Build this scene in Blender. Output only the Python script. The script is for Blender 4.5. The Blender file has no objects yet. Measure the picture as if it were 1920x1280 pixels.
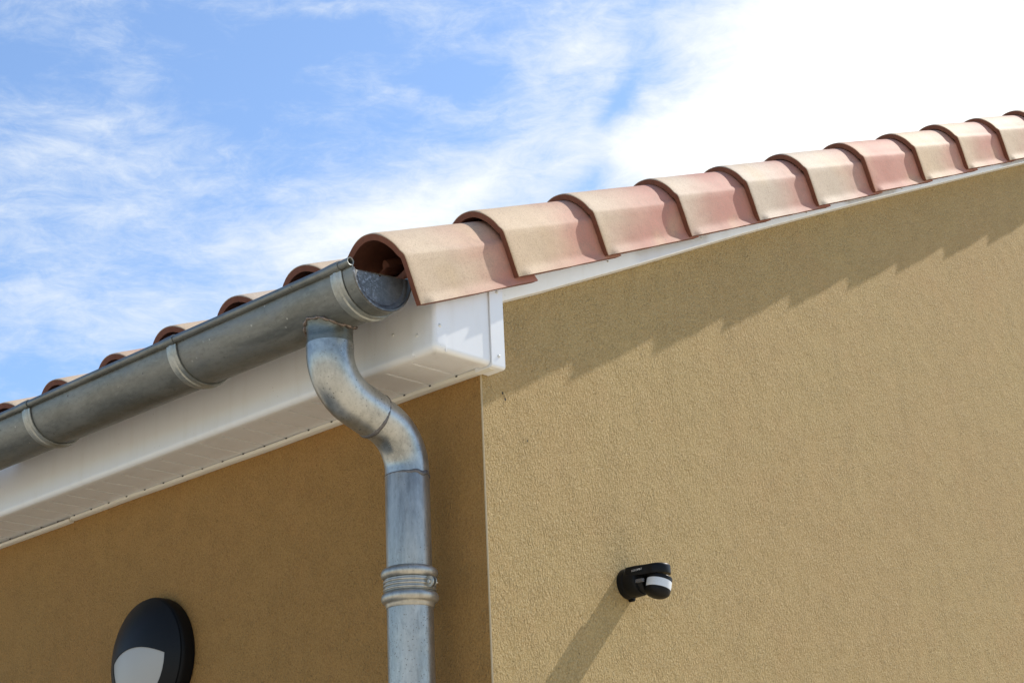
import bpy, bmesh, math, random
from math import sin, cos, pi, radians as RD
from mathutils import Vector, Matrix, Euler

random.seed(7)
scene = bpy.context.scene
COL = scene.collection

# ------------------------------------------------------------------ camera
cam_d = bpy.data.cameras.new('camera')
cam = bpy.data.objects.new('camera', cam_d)
COL.objects.link(cam)
scene.camera = cam
rx, roll, yaw = 1.9153998, -0.0457422, -0.8121632
cam.matrix_world = Matrix.Translation((-2.9809, -2.94044, -1.42108)) @ (
    Matrix.Rotation(yaw, 4, 'Z') @ Matrix.Rotation(rx, 4, 'X') @ Matrix.Rotation(roll, 4, 'Z'))
cam_d.sensor_fit = 'HORIZONTAL'
cam_d.sensor_width = 36.0
cam_d.lens = 3223.5 * 36.0 / 1920.0
cam_d.clip_start = 0.05
cam_d.clip_end = 5000.0

# ------------------------------------------------------------------ light
SUN = Vector((0.485, -0.0925, 0.510)).normalized()          # towards the sun
sun_el = math.asin(SUN.z)
sun_az = math.atan2(SUN.x, SUN.y)                          # clockwise from +Y
sd = bpy.data.lights.new('sun', 'SUN')
sd.energy = 5.0
sd.angle = RD(0.55)
sd.color = (1.0, 0.94, 0.85)
sun = bpy.data.objects.new('sun', sd)
COL.objects.link(sun)
sun.rotation_euler = SUN.to_track_quat('Z', 'Y').to_euler()
sun.location = (10, -3, 12)

scene.view_settings.view_transform = 'Standard'
scene.view_settings.look = 'None'
scene.view_settings.exposure = 0.25
scene.view_settings.gamma = 1.0
scene.view_settings.use_curve_mapping = False


class NT:
    """tiny node-tree helper"""
    def __init__(s, tree):
        s.t = tree; s.n = tree.nodes; s.l = tree.links

    def new(s, kind, **kw):
        n = s.n.new(kind)
        for k, v in kw.items():
            setattr(n, k, v)
        return n

    def set(s, sock, v):
        if isinstance(v, bpy.types.NodeSocket):
            s.l.new(v, sock)
        else:
            sock.default_value = v

    def math(s, op, a, b=None, c=None, clamp=False):
        n = s.new('ShaderNodeMath', operation=op, use_clamp=clamp)
        s.set(n.inputs[0], a)
        if b is not None: s.set(n.inputs[1], b)
        if c is not None: s.set(n.inputs[2], c)
        return n.outputs[0]

    def vmath(s, op, a, b=None):
        n = s.new('ShaderNodeVectorMath', operation=op)
        s.set(n.inputs[0], a)
        if b is not None: s.set(n.inputs[1], b)
        return n.outputs[0]

    def map(s, v, loc=(0, 0, 0), rot=(0, 0, 0), scale=(1, 1, 1), kind='POINT'):
        n = s.new('ShaderNodeMapping', vector_type=kind)
        s.set(n.inputs['Vector'], v)
        n.inputs['Location'].default_value = loc
        n.inputs['Rotation'].default_value = rot
        n.inputs['Scale'].default_value = scale
        return n.outputs[0]

    def noise(s, v, scale, detail=4, rough=0.55, dist=0.0, out=0):
        n = s.new('ShaderNodeTexNoise')
        s.set(n.inputs['Vector'], v)
        n.inputs['Scale'].default_value = scale
        n.inputs['Detail'].default_value = detail
        n.inputs['Roughness'].default_value = rough
        n.inputs['Distortion'].default_value = dist
        return n.outputs[out]

    def voro(s, v, scale, feature='F1', out='Distance', rnd=1.0):
        n = s.new('ShaderNodeTexVoronoi', feature=feature)
        s.set(n.inputs['Vector'], v)
        n.inputs['Scale'].default_value = scale
        n.inputs['Randomness'].default_value = rnd
        return n.outputs[out]

    def ramp(s, v, a, b, lo=0.0, hi=1.0, smooth=True):
        n = s.new('ShaderNodeMapRange')
        n.interpolation_type = 'SMOOTHSTEP' if smooth else 'LINEAR'
        n.clamp = True
        s.set(n.inputs[0], v)
        n.inputs[1].default_value = a; n.inputs[2].default_value = b
        n.inputs[3].default_value = lo; n.inputs[4].default_value = hi
        return n.outputs[0]

    def mix(s, f, a, b, mode='MIX'):
        n = s.new('ShaderNodeMix', data_type='RGBA', blend_type=mode)
        s.set(n.inputs[0], f)
        for sock, v in ((n.inputs[6], a), (n.inputs[7], b)):
            if isinstance(v, bpy.types.NodeSocket): s.l.new(v, sock)
            else: sock.default_value = (*v, 1.0) if len(v) == 3 else v
        return n.outputs[2]

    def bump(s, h, dist, strength=1.0, normal=None):
        n = s.new('ShaderNodeBump')
        s.set(n.inputs['Height'], h)
        n.inputs['Distance'].default_value = dist
        n.inputs['Strength'].default_value = strength
        if normal is not None: s.set(n.inputs['Normal'], normal)
        return n.outputs[0]


# ------------------------------------------------------------------ world: sky with clouds
world = bpy.data.worlds.new('World')
scene.world = world
world.use_nodes = True
W = NT(world.node_tree)
W.n.clear()
out = W.new('ShaderNodeOutputWorld')
bg = W.new('ShaderNodeBackground')
bg.inputs['Strength'].default_value = 0.13
sky = W.new('ShaderNodeTexSky', sky_type='NISHITA')
sky.sun_disc = False
sky.sun_elevation = sun_el
sky.sun_rotation = sun_az
sky.air_density = 1.0
sky.dust_density = 0.6
sky.ozone_density = 2.0
tc = W.new('ShaderNodeTexCoord')
d = tc.outputs['Generated']
sep = W.new('ShaderNodeSeparateXYZ')
W.l.new(d, sep.inputs[0])
# azimuth (degrees clockwise from +Y) and elevation (degrees) of the viewing direction
az = W.math('MULTIPLY', W.math('ARCTAN2', sep.outputs[0], sep.outputs[1]), 180 / pi)
el = W.math('MULTIPLY', W.math('ARCSINE', sep.outputs[2]), 180 / pi)
cmb = W.new('ShaderNodeCombineXYZ')
W.l.new(az, cmb.inputs[0]); W.l.new(el, cmb.inputs[1])
ae = cmb.outputs[0]
wob = W.vmath('MULTIPLY', W.vmath('SUBTRACT', W.noise(d, 9.0, 4, 0.6, 0.0, 1), (0.5, 0.5, 0.5)), (5.0, 3.6, 0.0))
aew = W.vmath('ADD', ae, wob)
# cloud banks and blue gaps: azimuth, elevation, half-width, half-height, rotation, weight
BANKS = [
    (46.50, 18.00, 140.00, 90.00, 0.0, 0.95),
    (62.58, 28.86, 12.99, 7.82, -2.6, 3.40),
    (65.86, 26.25, 12.68, 7.47, -2.6, 2.40),
    (56.95, 25.50, 10.63, 4.98, -2.6, 2.60),
    (46.01, 24.91, 11.76, 3.91, 11.4, 0.75),
    (40.16, 23.26, 10.06, 3.02, 11.4, 0.65),
    (49.67, 29.62, 5.32, 2.67, -2.6, 0.90),
    (30.34, 25.71, 8.88, 3.20, 2.4, 0.50),
    (30.94, 21.11, 10.67, 4.62, -2.6, 0.35),
    (39.83, 30.73, 6.20, 1.07, 2.4, 0.40),
    (38.24, 28.82, 6.09, 2.13, 17.4, -0.75),
    (44.80, 28.89, 4.67, 1.33, -2.6, -0.75),
    (34.50, 29.88, 3.07, 1.60, -2.6, -0.35),
    (51.41, 27.59, 2.61, 1.42, 52.4, -0.95),
    (50.14, 25.23, 3.14, 1.07, 22.4, -0.50),
    (52.48, 29.59, 2.25, 1.60, 57.4, -0.30),
    (37.47, 27.08, 3.99, 1.07, 22.4, -0.40),
    (30.01, 18.67, 5.63, 1.60, -2.6, -0.30),
]
tot = None
for (a, e, ra, re, rt, wt) in BANKS:
    m = W.map(aew, (a, e, 0), (0, 0, RD(rt)), (ra, re, 1.0), 'TEXTURE')
    g = W.new('ShaderNodeTexGradient', gradient_type='QUADRATIC_SPHERE')
    W.l.new(m, g.inputs[0])
    v = W.math('MULTIPLY', g.outputs['Fac'], wt)
    tot = v if tot is None else W.math('ADD', tot, v)
streak = W.map(ae, (0, 0, 0), (0, 0, RD(-14)), (0.07, 0.22, 1.0))
n1 = W.noise(streak, 2.1, 12, 0.69, 0.5)
n2 = W.noise(W.map(ae, (3, 1, 0), (0, 0, RD(-18)), (0.13, 0.30, 1.0)), 4.5, 10, 0.70, 0.7)
nn = W.math('ADD', W.math('MULTIPLY', W.math('SUBTRACT', n1, 0.5), 1.45),
            W.math('MULTIPLY', W.math('SUBTRACT', n2, 0.5), 0.9))
dens = W.ramp(W.math('ADD', W.math('ADD', tot, nn), -0.62), -0.12, 0.95)
thick = W.ramp(W.math('ADD', tot, W.math('MULTIPLY', nn, 0.75)), 1.25, 2.25)
# thin cloud is bluish white, thick cloud near the sun is brighter
ccol = W.mix(thick, (5.5, 6.0, 6.6), (8.4, 8.5, 8.6))
skyc = W.mix(1.0, sky.outputs[0], (1.16, 1.26, 1.36), 'MULTIPLY')
W.l.new(W.mix(dens, skyc, ccol), bg.inputs['Color'])
W.l.new(bg.outputs[0], out.inputs['Surface'])


# ------------------------------------------------------------------ materials
def mat(name):
    m = bpy.data.materials.new(name)
    m.use_nodes = True
    t = NT(m.node_tree)
    b = t.n.get('Principled BSDF')
    tc = t.new('ShaderNodeTexCoord')
    return m, t, b, tc.outputs['Object']


def stucco(name, ca, cb, cc, cs):
    m, t, b, o = mat(name)
    geo = t.new('ShaderNodeNewGeometry')
    P = t.map(geo.outputs['Position'], (0.37, 0.61, 0.13), (0.62, 0.41, 0.83))
    big = t.noise(P, 1.3, 3, 0.5)
    mid = t.noise(P, 9.0, 4, 0.6)
    c = t.mix(t.ramp(big, 0.35, 0.7), ca, cb)
    c = t.mix(t.math('MULTIPLY', t.ramp(mid, 0.4, 0.8), 0.35), c, cc)
    # crisp sandy grain: pale aggregate and dark scraped pits
    fg = t.noise(P, 210.0, 2, 0.7)
    c = t.mix(t.math('MULTIPLY', t.ramp(fg, 0.50, 0.66), 0.36), c, cs)
    c = t.mix(t.math('MULTIPLY', t.ramp(fg, 0.50, 0.36), 0.34), c, tuple(x * 0.42 for x in ca))
    pit = t.ramp(t.voro(P, 120.0), 0.04, 0.30, 1.0, 0.0)
    pitm = t.math('MULTIPLY', pit, t.ramp(t.noise(P, 55, 2, 0.6), 0.50, 0.62))
    c = t.mix(t.math('MULTIPLY', pitm, 0.55), c, tuple(x * 0.33 for x in ca))
    # faint vertical weather streaks and float marks
    stv = t.noise(t.map(geo.outputs['Position'], (0, 0, 0), (0, 0, 0), (5.0, 5.0, 0.45)), 2.2, 5, 0.6)
    c = t.mix(t.math('MULTIPLY', t.ramp(stv, 0.50, 0.75), 0.16), c, tuple(x * 0.58 for x in ca))
    blot = t.noise(P, 3.2, 5, 0.65, 0.8)
    c = t.mix(t.math('MULTIPLY', t.ramp(blot, 0.48, 0.72), 0.16), c, (ca[0] * 1.06, ca[1] * 0.88, ca[2] * 0.86))
    t.l.new(c, b.inputs['Base Color'])
    b.inputs['Roughness'].default_value = 0.93
    b.inputs['Specular IOR Level'].default_value = 0.35
    # scraped relief: short gouges leaning down to the right over a fine sand
    Pd = t.map(geo.outputs['Position'], (0.1, 0.2, 0.3), (0.3, RD(34), 0.2), (1.0, 1.0, 0.55))
    g1 = t.noise(Pd, 165.0, 2, 0.6, 0.5)
    g2 = t.noise(P, 300.0, 1, 0.6)
    mod = t.ramp(t.noise(P, 14.0, 3, 0.6), 0.30, 0.70, 0.65, 1.35)
    h = t.math('ADD', t.math('MULTIPLY', t.math('MULTIPLY', g1, mod), 1.15), t.math('MULTIPLY', g2, 0.55))
    h = t.math('SUBTRACT', h, t.math('MULTIPLY', pitm, 0.45))
    t.l.new(t.bump(h, 0.0066, 1.0), b.inputs['Normal'])
    return m


def pvc():
    m, t, b, o = mat('white_pvc')
    n = t.noise(o, 6.0, 3, 0.5)
    c = t.mix(n, (0.80, 0.80, 0.79), (0.76, 0.755, 0.735))
    gm = t.noise(t.map(o, (0, 0, 0), (0, 0, 0), (6, 6, 1.0)), 4.0, 5, 0.65)
    c = t.mix(t.math('MULTIPLY', t.ramp(gm, 0.48, 0.75), 0.22), c, (0.58, 0.54, 0.46))
    spk = t.ramp(t.noise(o, 85, 2, 0.5), 0.76, 0.785)
    c = t.mix(t.math('MULTIPLY', spk, 0.5), c, (0.35, 0.31, 0.25))
    t.l.new(c, b.inputs['Base Color'])
    b.inputs['Roughness'].default_value = 0.30
    t.l.new(t.bump(t.noise(o, 5.0, 2, 0.5), 0.004, 0.35), b.inputs['Normal'])
    return m


def plain(name, col, rough=0.5, metal=0.0, nscale=40, var=0.15, bump=0.0):
    m, t, b, o = mat(name)
    n = t.noise(o, nscale, 4, 0.6)
    c = t.mix(n, tuple(x * (1 - var) for x in col), tuple(min(1, x * (1 + var)) for x in col))
    t.l.new(c, b.inputs['Base Color'])
    b.inputs['Roughness'].default_value = rough
    b.inputs['Metallic'].default_value = metal
    if bump:
        t.l.new(t.bump(n, bump, 0.5), b.inputs['Normal'])
    return m


def zinc(name, dark, light, warm, rough=(0.32, 0.5), spots=0.5, spotscale=90.0, stretch=(1, 1, 0.35), metal=0.85, wear=0.5, spatter=0.0, crystal=0.0):
    m, t, b, o = mat(name)
    s = t.map(o, (0, 0, 0), (0, 0, 0), stretch)
    a = t.noise(s, 9.0, 6, 0.62, 0.6)
    c = t.mix(t.ramp(a, 0.35, 0.68), dark, light)
    w = t.noise(s, 4.0, 4, 0.6, 0.3)
    c = t.mix(t.math('MULTIPLY', t.ramp(w, 0.48, 0.72), 0.6), c, warm)
    fine = t.noise(t.map(o, (0, 0, 0), (0, 0, 0), stretch), 95.0, 5, 0.75)
    c = t.mix(t.math('MULTIPLY', t.ramp(fine, 0.50, 0.66), 0.30), c, tuple(min(1, x * 1.22) for x in light))
    c = t.mix(t.math('MULTIPLY', t.ramp(fine, 0.48, 0.36), 0.30), c, tuple(x * 0.6 for x in dark))
    scr = t.ramp(t.noise(t.map(o, (0, 0, 0), (0.3, 0.2, 0), (1, 1, 0.06)), 160.0, 3, 0.6), 0.66, 0.72)
    c = t.mix(t.math('MULTIPLY', scr, 0.4), c, tuple(x * 0.5 for x in dark))
    # dark corrosion pits in clusters
    v = t.voro(t.vmath('ADD', o, t.vmath('MULTIPLY', t.noise(o, 70, 2, 0.5, 0, 1), (0.01, 0.01, 0.01))), spotscale)
    pit = t.ramp(v, 0.10, 0.26, 1.0, 0.0)
    pit = t.math('MULTIPLY', pit, t.ramp(t.noise(o, 13.0, 4, 0.65), 0.56 - 0.12 * spots, 0.66))
    c = t.mix(t.math('MULTIPLY', pit, 0.75 * wear + 0.2), c, tuple(x * 0.33 for x in dark))
    if spatter:
        sp = t.ramp(t.voro(o, 26.0), 0.05, 0.10, 1.0, 0.0)
        sp = t.math('MULTIPLY', sp, t.ramp(t.noise(o, 7.0, 2, 0.5), 0.50, 0.62))
        c = t.mix(t.math('MULTIPLY', sp, spatter), c, (0.50, 0.49, 0.45))
        st = t.ramp(t.noise(t.map(o, (0, 0, 0), (0, 0, 0), (1, 0.6, 1)), 5.0, 5, 0.7, 1.0), 0.55, 0.63)
        c = t.mix(t.math('MULTIPLY', st, 0.45), c, (0.19, 0.205, 0.215))
    if crystal:
        cr = t.ramp(t.noise(o, 120.0, 5, 0.75), 0.50, 0.60)
        sx = t.new('ShaderNodeSeparateXYZ'); t.l.new(o, sx.inputs[0])
        side = t.ramp(t.math('ADD', sx.outputs[0], t.math('MULTIPLY', t.math('SUBTRACT', w, 0.5), 0.25)), -0.075, 0.01, 1.0, 0.12)
        c = t.mix(t.math('MULTIPLY', t.math('MULTIPLY', cr, side), crystal), c, (0.62, 0.62, 0.62))
    t.l.new(c, b.inputs['Base Color'])
    b.inputs['Metallic'].default_value = metal
    r = t.ramp(a, 0.3, 0.75, rough[0], rough[1])
    r = t.math('ADD', r, t.math('MULTIPLY', pit, 0.3))
    t.l.new(r, b.inputs['Roughness'])
    h = t.math('SUBTRACT', t.math('MULTIPLY', t.noise(o, 14, 3, 0.5), 0.9), t.math('MULTIPLY', pit, 0.15))
    t.l.new(t.bump(h, 0.0022, 0.5), b.inputs['Normal'])
    return m


def clay_slip():
    m, t, b, o = mat('tile_sand_slip')
    oi = t.new('ShaderNodeObjectInfo')
    off = t.math('MULTIPLY', oi.outputs['Random'], 31.0)
    co = t.new('ShaderNodeCombineXYZ')
    t.l.new(off, co.inputs[0]); t.l.new(off, co.inputs[2])
    p = t.vmath('ADD', o, co.outputs[0])
    at = t.new('ShaderNodeAttribute', attribute_type='OBJECT', attribute_name='pinkness')
    sp = t.new('ShaderNodeSeparateXYZ'); t.l.new(o, sp.inputs[0])
    n = t.noise(t.map(p, (0, 0, 0), (0, 0, 0), (0.5, 1.3, 1.3)), 5.0, 3, 0.5, 0.3)
    # pinker towards the upper end and down the side, sandy at the lower front
    f = t.math('ADD', t.math('MULTIPLY', sp.outputs[0], 2.9), t.math('MULTIPLY', t.math('SUBTRACT', n, 0.5), 1.1))
    f = t.math('ADD', f, t.math('MULTIPLY', sp.outputs[2], -1.6))
    f = t.math('ADD', f, at.outputs['Fac'])
    f = t.ramp(f, 0.0, 1.0)
    cream = t.mix(oi.outputs['Random'], (0.60, 0.435, 0.265), (0.57, 0.46, 0.335))
    pink = t.mix(oi.outputs['Random'], (0.50, 0.220, 0.150), (0.45, 0.185, 0.13))
    c = t.mix(f, cream, pink)
    yel = t.ramp(t.noise(p, 5.0, 2, 0.5), 0.52, 0.75)
    c = t.mix(t.math('MULTIPLY', yel, 0.45), c, (0.58, 0.41, 0.22))
    grain = t.noise(p, 260.0, 3, 0.7)
    c = t.mix(t.math('MULTIPLY', t.ramp(grain, 0.45, 0.70), 0.42), c, (0.28, 0.17, 0.12))
    grit = t.ramp(t.noise(p, 420.0, 1, 0.5), 0.66, 0.74)
    c = t.mix(t.math('MULTIPLY', grit, 0.35), c, (0.15, 0.10, 0.07))
    # pale wear marks
    mark = t.ramp(t.noise(t.map(p, (0, 0, 0), (0, 0, 0), (0.5, 1, 1)), 22.0, 5, 0.7), 0.70, 0.76)
    c = t.mix(t.math('MULTIPLY', mark, 0.35), c, (0.68, 0.61, 0.50))
    # darker bloom and dust, stronger towards the overlapped upper end
    dn = t.noise(p, 38.0, 5, 0.72)
    dirt = t.math('MULTIPLY', t.ramp(dn, 0.46, 0.68), t.ramp(sp.outputs[0], 0.10, 0.42, 0.12, 0.42))
    c = t.mix(dirt, c, (0.30, 0.185, 0.13))
    lich = t.math('MULTIPLY', t.ramp(t.voro(p, 34.0), 0.06, 0.11, 1.0, 0.0), t.ramp(t.noise(p, 9.0, 2, 0.5), 0.58, 0.66))
    c = t.mix(t.math('MULTIPLY', lich, 0.6), c, (0.20, 0.17, 0.13))
    t.l.new(c, b.inputs['Base Color'])
    b.inputs['Roughness'].default_value = 0.72
    b.inputs['Specular IOR Level'].default_value = 0.3
    h = t.math('ADD', t.noise(p, 25, 4, 0.6), t.math('MULTIPLY', grain, 0.25))
    t.l.new(t.bump(h, 0.0016, 0.5), b.inputs['Normal'])
    return m


def gravel_ground():
    m, t, b, o = mat('sandy_ground')
    n = t.noise(o, 0.4, 6, 0.6)
    c = t.mix(n, (0.60, 0.50, 0.35), (0.66, 0.565, 0.41))
    n2 = t.noise(o, 40, 3, 0.7)
    c = t.mix(t.math('MULTIPLY', n2, 0.4), c, (0.36, 0.32, 0.25))
    t.l.new(c, b.inputs['Base Color'])
    b.inputs['Roughness'].default_value = 0.95
    t.l.new(t.bump(n2, 0.01, 0.6), b.inputs['Normal'])
    return m


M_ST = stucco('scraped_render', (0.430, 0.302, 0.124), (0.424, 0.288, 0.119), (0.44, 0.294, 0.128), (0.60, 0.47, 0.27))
M_ST2 = stucco('shade_tinted_render', (0.365, 0.200, 0.058), (0.355, 0.188, 0.054), (0.38, 0.20, 0.062), (0.46, 0.28, 0.10))  # same render as the gable, darkened and saturated to carry the eave shade
M_PVC = pvc()
M_TRIM = plain('cream_trim', (0.74, 0.70, 0.60), 0.4, 0, 12, 0.04)
M_BEAD = plain('corner_bead_white', (0.50, 0.39, 0.23), 0.5, 0, 50, 0.08)
M_RIV = plain('rivet_cap', (0.66, 0.65, 0.60), 0.4)
M_WELD = plain('grey_weld', (0.16, 0.15, 0.145), 0.5, 0.7, 150, 0.6, 0.002)
M_HOLE = plain('dark_gap', (0.02, 0.017, 0.013), 0.8)
M_GUT = zinc('weathered_gutter_zinc', (0.165, 0.17, 0.155), (0.25, 0.255, 0.235), (0.21, 0.205, 0.185), (0.45, 0.6), 0.1, 60, (1, 0.35, 1), 0.75, 0.2, 0.7)
M_CAP = zinc('blue_zinc_cap', (0.10, 0.097, 0.088), (0.19, 0.183, 0.165), (0.15, 0.145, 0.13), (0.42, 0.55), 0.4, 110, (1, 1, 1), 0.75, 0.5, 0.0, 0.32)
M_PIPE = zinc('galvanised_pipe', (0.31, 0.295, 0.255), (0.51, 0.485, 0.42), (0.42, 0.39, 0.325), (0.33, 0.46), 1.2, 120, (1, 1, 0.3), 0.78, 0.6)
M_ELB = zinc('galvanised_elbow', (0.28, 0.285, 0.27), (0.48, 0.48, 0.45), (0.40, 0.39, 0.35), (0.27, 0.40), 1.1, 100, (1, 1, 0.6), 0.82, 0.7)
M_SPOT = zinc('pitted_pipe', (0.34, 0.325, 0.285), (0.54, 0.515, 0.455), (0.43, 0.40, 0.34), (0.33, 0.46), 3.4, 140, (1, 1, 0.4), 0.85, 0.9)
M_STUB = zinc('dark_outlet', (0.115, 0.12, 0.105), (0.20, 0.205, 0.18), (0.18, 0.17, 0.14), (0.30, 0.45), 0.1, 90, (1, 1, 2.0), 0.85, 0.2)
M_BRK = zinc('galvanised_strap', (0.28, 0.29, 0.265), (0.43, 0.435, 0.40), (0.38, 0.35, 0.29), (0.35, 0.5), 0.0, 90, (1, 1, 1), 0.7, 0.1)
M_SOLD = plain('rusty_solder', (0.22, 0.175, 0.145), 0.42, 0.75, 130, 0.9, 0.003)
M_SLIP = clay_slip()
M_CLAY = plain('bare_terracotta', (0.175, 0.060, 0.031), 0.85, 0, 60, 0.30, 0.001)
M_BLK = plain('black_plastic', (0.009, 0.009, 0.009), 0.40, 0, 30, 0.1)
M_BLK2 = plain('black_satin_plastic', (0.007, 0.007, 0.007), 0.5, 0, 30, 0.1)
M_DIFF = plain('opal_diffuser', (0.40, 0.385, 0.35), 0.36, 0, 8, 0.05)
M_LENS = plain('milky_lens', (0.66, 0.68, 0.68), 0.35, 0, 300, 0.10, 0.0005)
M_GREY = plain('grey_plastic', (0.10, 0.10, 0.105), 0.4)
M_TXT = plain('white_print', (0.6, 0.6, 0.6), 0.6)
for m_, sp_ in ((M_BLK, 0.14), (M_BLK2, 0.12), (M_DIFF, 0.30), (M_LENS, 0.3)):
    m_.node_tree.nodes['Principled BSDF'].inputs['Specular IOR Level'].default_value = sp_
M_SCR = plain('bright_screw', (0.55, 0.55, 0.53), 0.3, 0.9)
M_WOOD = plain('roof_board', (0.12, 0.07, 0.04), 0.9)
M_GND = gravel_ground()


# ------------------------------------------------------------------ object helpers
def tag(o, label=None, cat=None, group=None, kind=None):
    for k, v in (('label', label), ('category', cat), ('group', group), ('kind', kind)):
        if v: o[k] = v
    return o


def empty(name, loc=(0, 0, 0), rot=(0, 0, 0)):
    o = bpy.data.objects.new(name, None)
    o.empty_display_size = 0.1
    o.location = loc; o.rotation_euler = rot
    COL.objects.link(o)
    return o


def obj(name, verts, faces, mats, parent=None, fm=None, smooth=False, world=True, autos=None):
    """one mesh object; verts are world coordinates unless world=False; parents are unscaled empties"""
    me = bpy.data.meshes.new(name)
    if parent is not None and world:
        inv = mw(parent).inverted()
        verts = [inv @ Vector(v) for v in verts]
    me.from_pydata([tuple(v) for v in verts], [], faces)
    if not isinstance(mats, (list, tuple)): mats = [mats]
    for m in mats: me.materials.append(m)
    if fm:
        for i, k in enumerate(fm): me.polygons[i].material_index = k
    me.update()
    bm = bmesh.new(); bm.from_mesh(me)
    bmesh.ops.remove_doubles(bm, verts=bm.verts, dist=1e-6)
    bmesh.ops.recalc_face_normals(bm, faces=bm.faces)
    if smooth or autos is not None:
        for f in bm.faces: f.smooth = True
        if autos is not None:
            for e in bm.edges:
                if len(e.link_faces) == 2 and e.calc_face_angle(0) > RD(autos): e.smooth = False
    bm.to_mesh(me); bm.free()
    o = bpy.data.objects.new(name, me)
    if parent is not None: o.parent = parent
    COL.objects.link(o)
    return o


def mw(o):
    m = Matrix.LocRotScale(o.location, o.rotation_euler, None)
    return m if o.parent is None else mw(o.parent) @ m


class G:
    def __init__(s): s.v = []; s.f = []; s.m = []

    def add(s, v, f, mi=0):
        b = len(s.v); s.v += [tuple(x) for x in v]
        s.f += [tuple(b + i for i in q) for q in f]; s.m += [mi] * len(f)

    def box(s, a, b, mi=0):
        (x0, y0, z0), (x1, y1, z1) = a, b
        s.add([(x0, y0, z0), (x1, y0, z0), (x1, y1, z0), (x0, y1, z0), (x0, y0, z1), (x1, y0, z1), (x1, y1, z1), (x0, y1, z1)],
              [(0, 3, 2, 1), (4, 5, 6, 7), (0, 1, 5, 4), (1, 2, 6, 5), (2, 3, 7, 6), (3, 0, 4, 7)], mi)

    def loft(s, rings, closed=True, caps=True, mi=0):
        n = len(rings[0]); v = [p for r in rings for p in r]; f = []
        for i in range(len(rings) - 1):
            for j in range(n if closed else n - 1):
                k = (j + 1) % n
                f.append((i * n + j, i * n + k, (i + 1) * n + k, (i + 1) * n + j))
        if caps and closed:
            f.append(tuple(range(n))[::-1]); f.append(tuple(range((len(rings) - 1) * n, len(rings) * n)))
        s.add(v, f, mi)

    def lathe(s, prof, c, axis='z', seg=48, mi=0, caps=True):
        rings = []
        for (r, h) in prof:
            ring = []
            for j in range(seg):
                a = 2 * pi * j / seg; x, y = r * cos(a), r * sin(a)
                q = {'z': (x, y, h), 'y': (x, h, y), 'x': (h, x, y)}[axis]
                ring.append((c[0] + q[0], c[1] + q[1], c[2] + q[2]))
            rings.append(ring)
        s.loft(rings, True, caps, mi)

    def build(s, name, mats, parent=None, **kw):
        return obj(name, s.v, s.f, mats, parent, fm=s.m, **kw)


def extrude_profile(prof, ys, thick_fn=None):
    """open profile [(x,z)] swept along the y stations"""
    return [[(x, y, z) for (x, z) in prof] for y in ys]


def bevel(o, w, seg=2, ang=35):
    m = o.modifiers.new('bevel', 'BEVEL'); m.width = w; m.segments = seg
    m.limit_method = 'ANGLE'; m.angle_limit = RD(ang); m.harden_normals = False
    return o


# ------------------------------------------------------------------ ground
GZ = -2.9
g = G()
R_ = 1500
g.add([(-R_, -R_, GZ), (R_, -R_, GZ), (R_, R_, GZ), (-R_, R_, GZ)], [(0, 1, 2, 3)])
tag(g.build('ground', M_GND), kind='structure')

# ------------------------------------------------------------------ house
house = empty('house', (0, 0, GZ))
tag(house, 'ochre rendered house corner with white eave box under a clay tiled roof', 'house')

SL = 0.434                                                # rake slope
XE, YE = 3.86, 8.0


def lerp_tab(tab, x):
    if x <= tab[0][0]: (a, b) = tab[0], tab[1]
    elif x >= tab[-1][0]: (a, b) = tab[-2], tab[-1]
    else:
        for a, b in zip(tab, tab[1:]):
            if a[0] <= x <= b[0]: break
    t = (x - a[0]) / (b[0] - a[0])
    return a[1] + t * (b[1] - a[1])


# gable wall (y = 0)
wall_lab = 'sunlit sand coloured gable wall with scraped texture'
g = G()
T = 0.22
pts = [(0.003, GZ), (XE, GZ), (XE, 0.205 + SL * XE), (0.003, 0.205)]
g.add([(x, 0, z) for x, z in pts] + [(x, T, z) for x, z in pts],
      [(0, 1, 2, 3), (7, 6, 5, 4), (0, 4, 5, 1), (1, 5, 6, 2), (2, 6, 7, 3), (3, 7, 4, 0)])
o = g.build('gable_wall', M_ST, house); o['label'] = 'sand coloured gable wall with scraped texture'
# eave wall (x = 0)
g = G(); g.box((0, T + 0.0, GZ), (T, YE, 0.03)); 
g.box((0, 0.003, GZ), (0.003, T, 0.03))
o = g.build('eave_wall', M_ST2, house); o['label'] = 'shaded wall under the eave, render colour deepened to carry the shade'
# small holes in the gable render near the corner
for (x, z, r) in ((0.076, -0.040, 0.0032), (0.0805, -0.047, 0.0015), (0.085, -0.055, 0.0035), (0.161, -0.153, 0.0026)):
    g = G(); n = 9
    ring = [(x + r * cos(2 * pi * i / n) * random.uniform(.7, 1.1), -0.0012, z + 1.4 * r * sin(2 * pi * i / n) * random.uniform(.7, 1.1)) for i in range(n)]
    g.add(ring, [tuple(range(n))])
    g.build('chip_hole', M_HOLE, house)
# corner bead
g = G()
g.box((-0.0008, -0.0010, GZ), (0.0012, 0.0035, 0.0))
g.build('corner_bead', M_BEAD, house)

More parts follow.
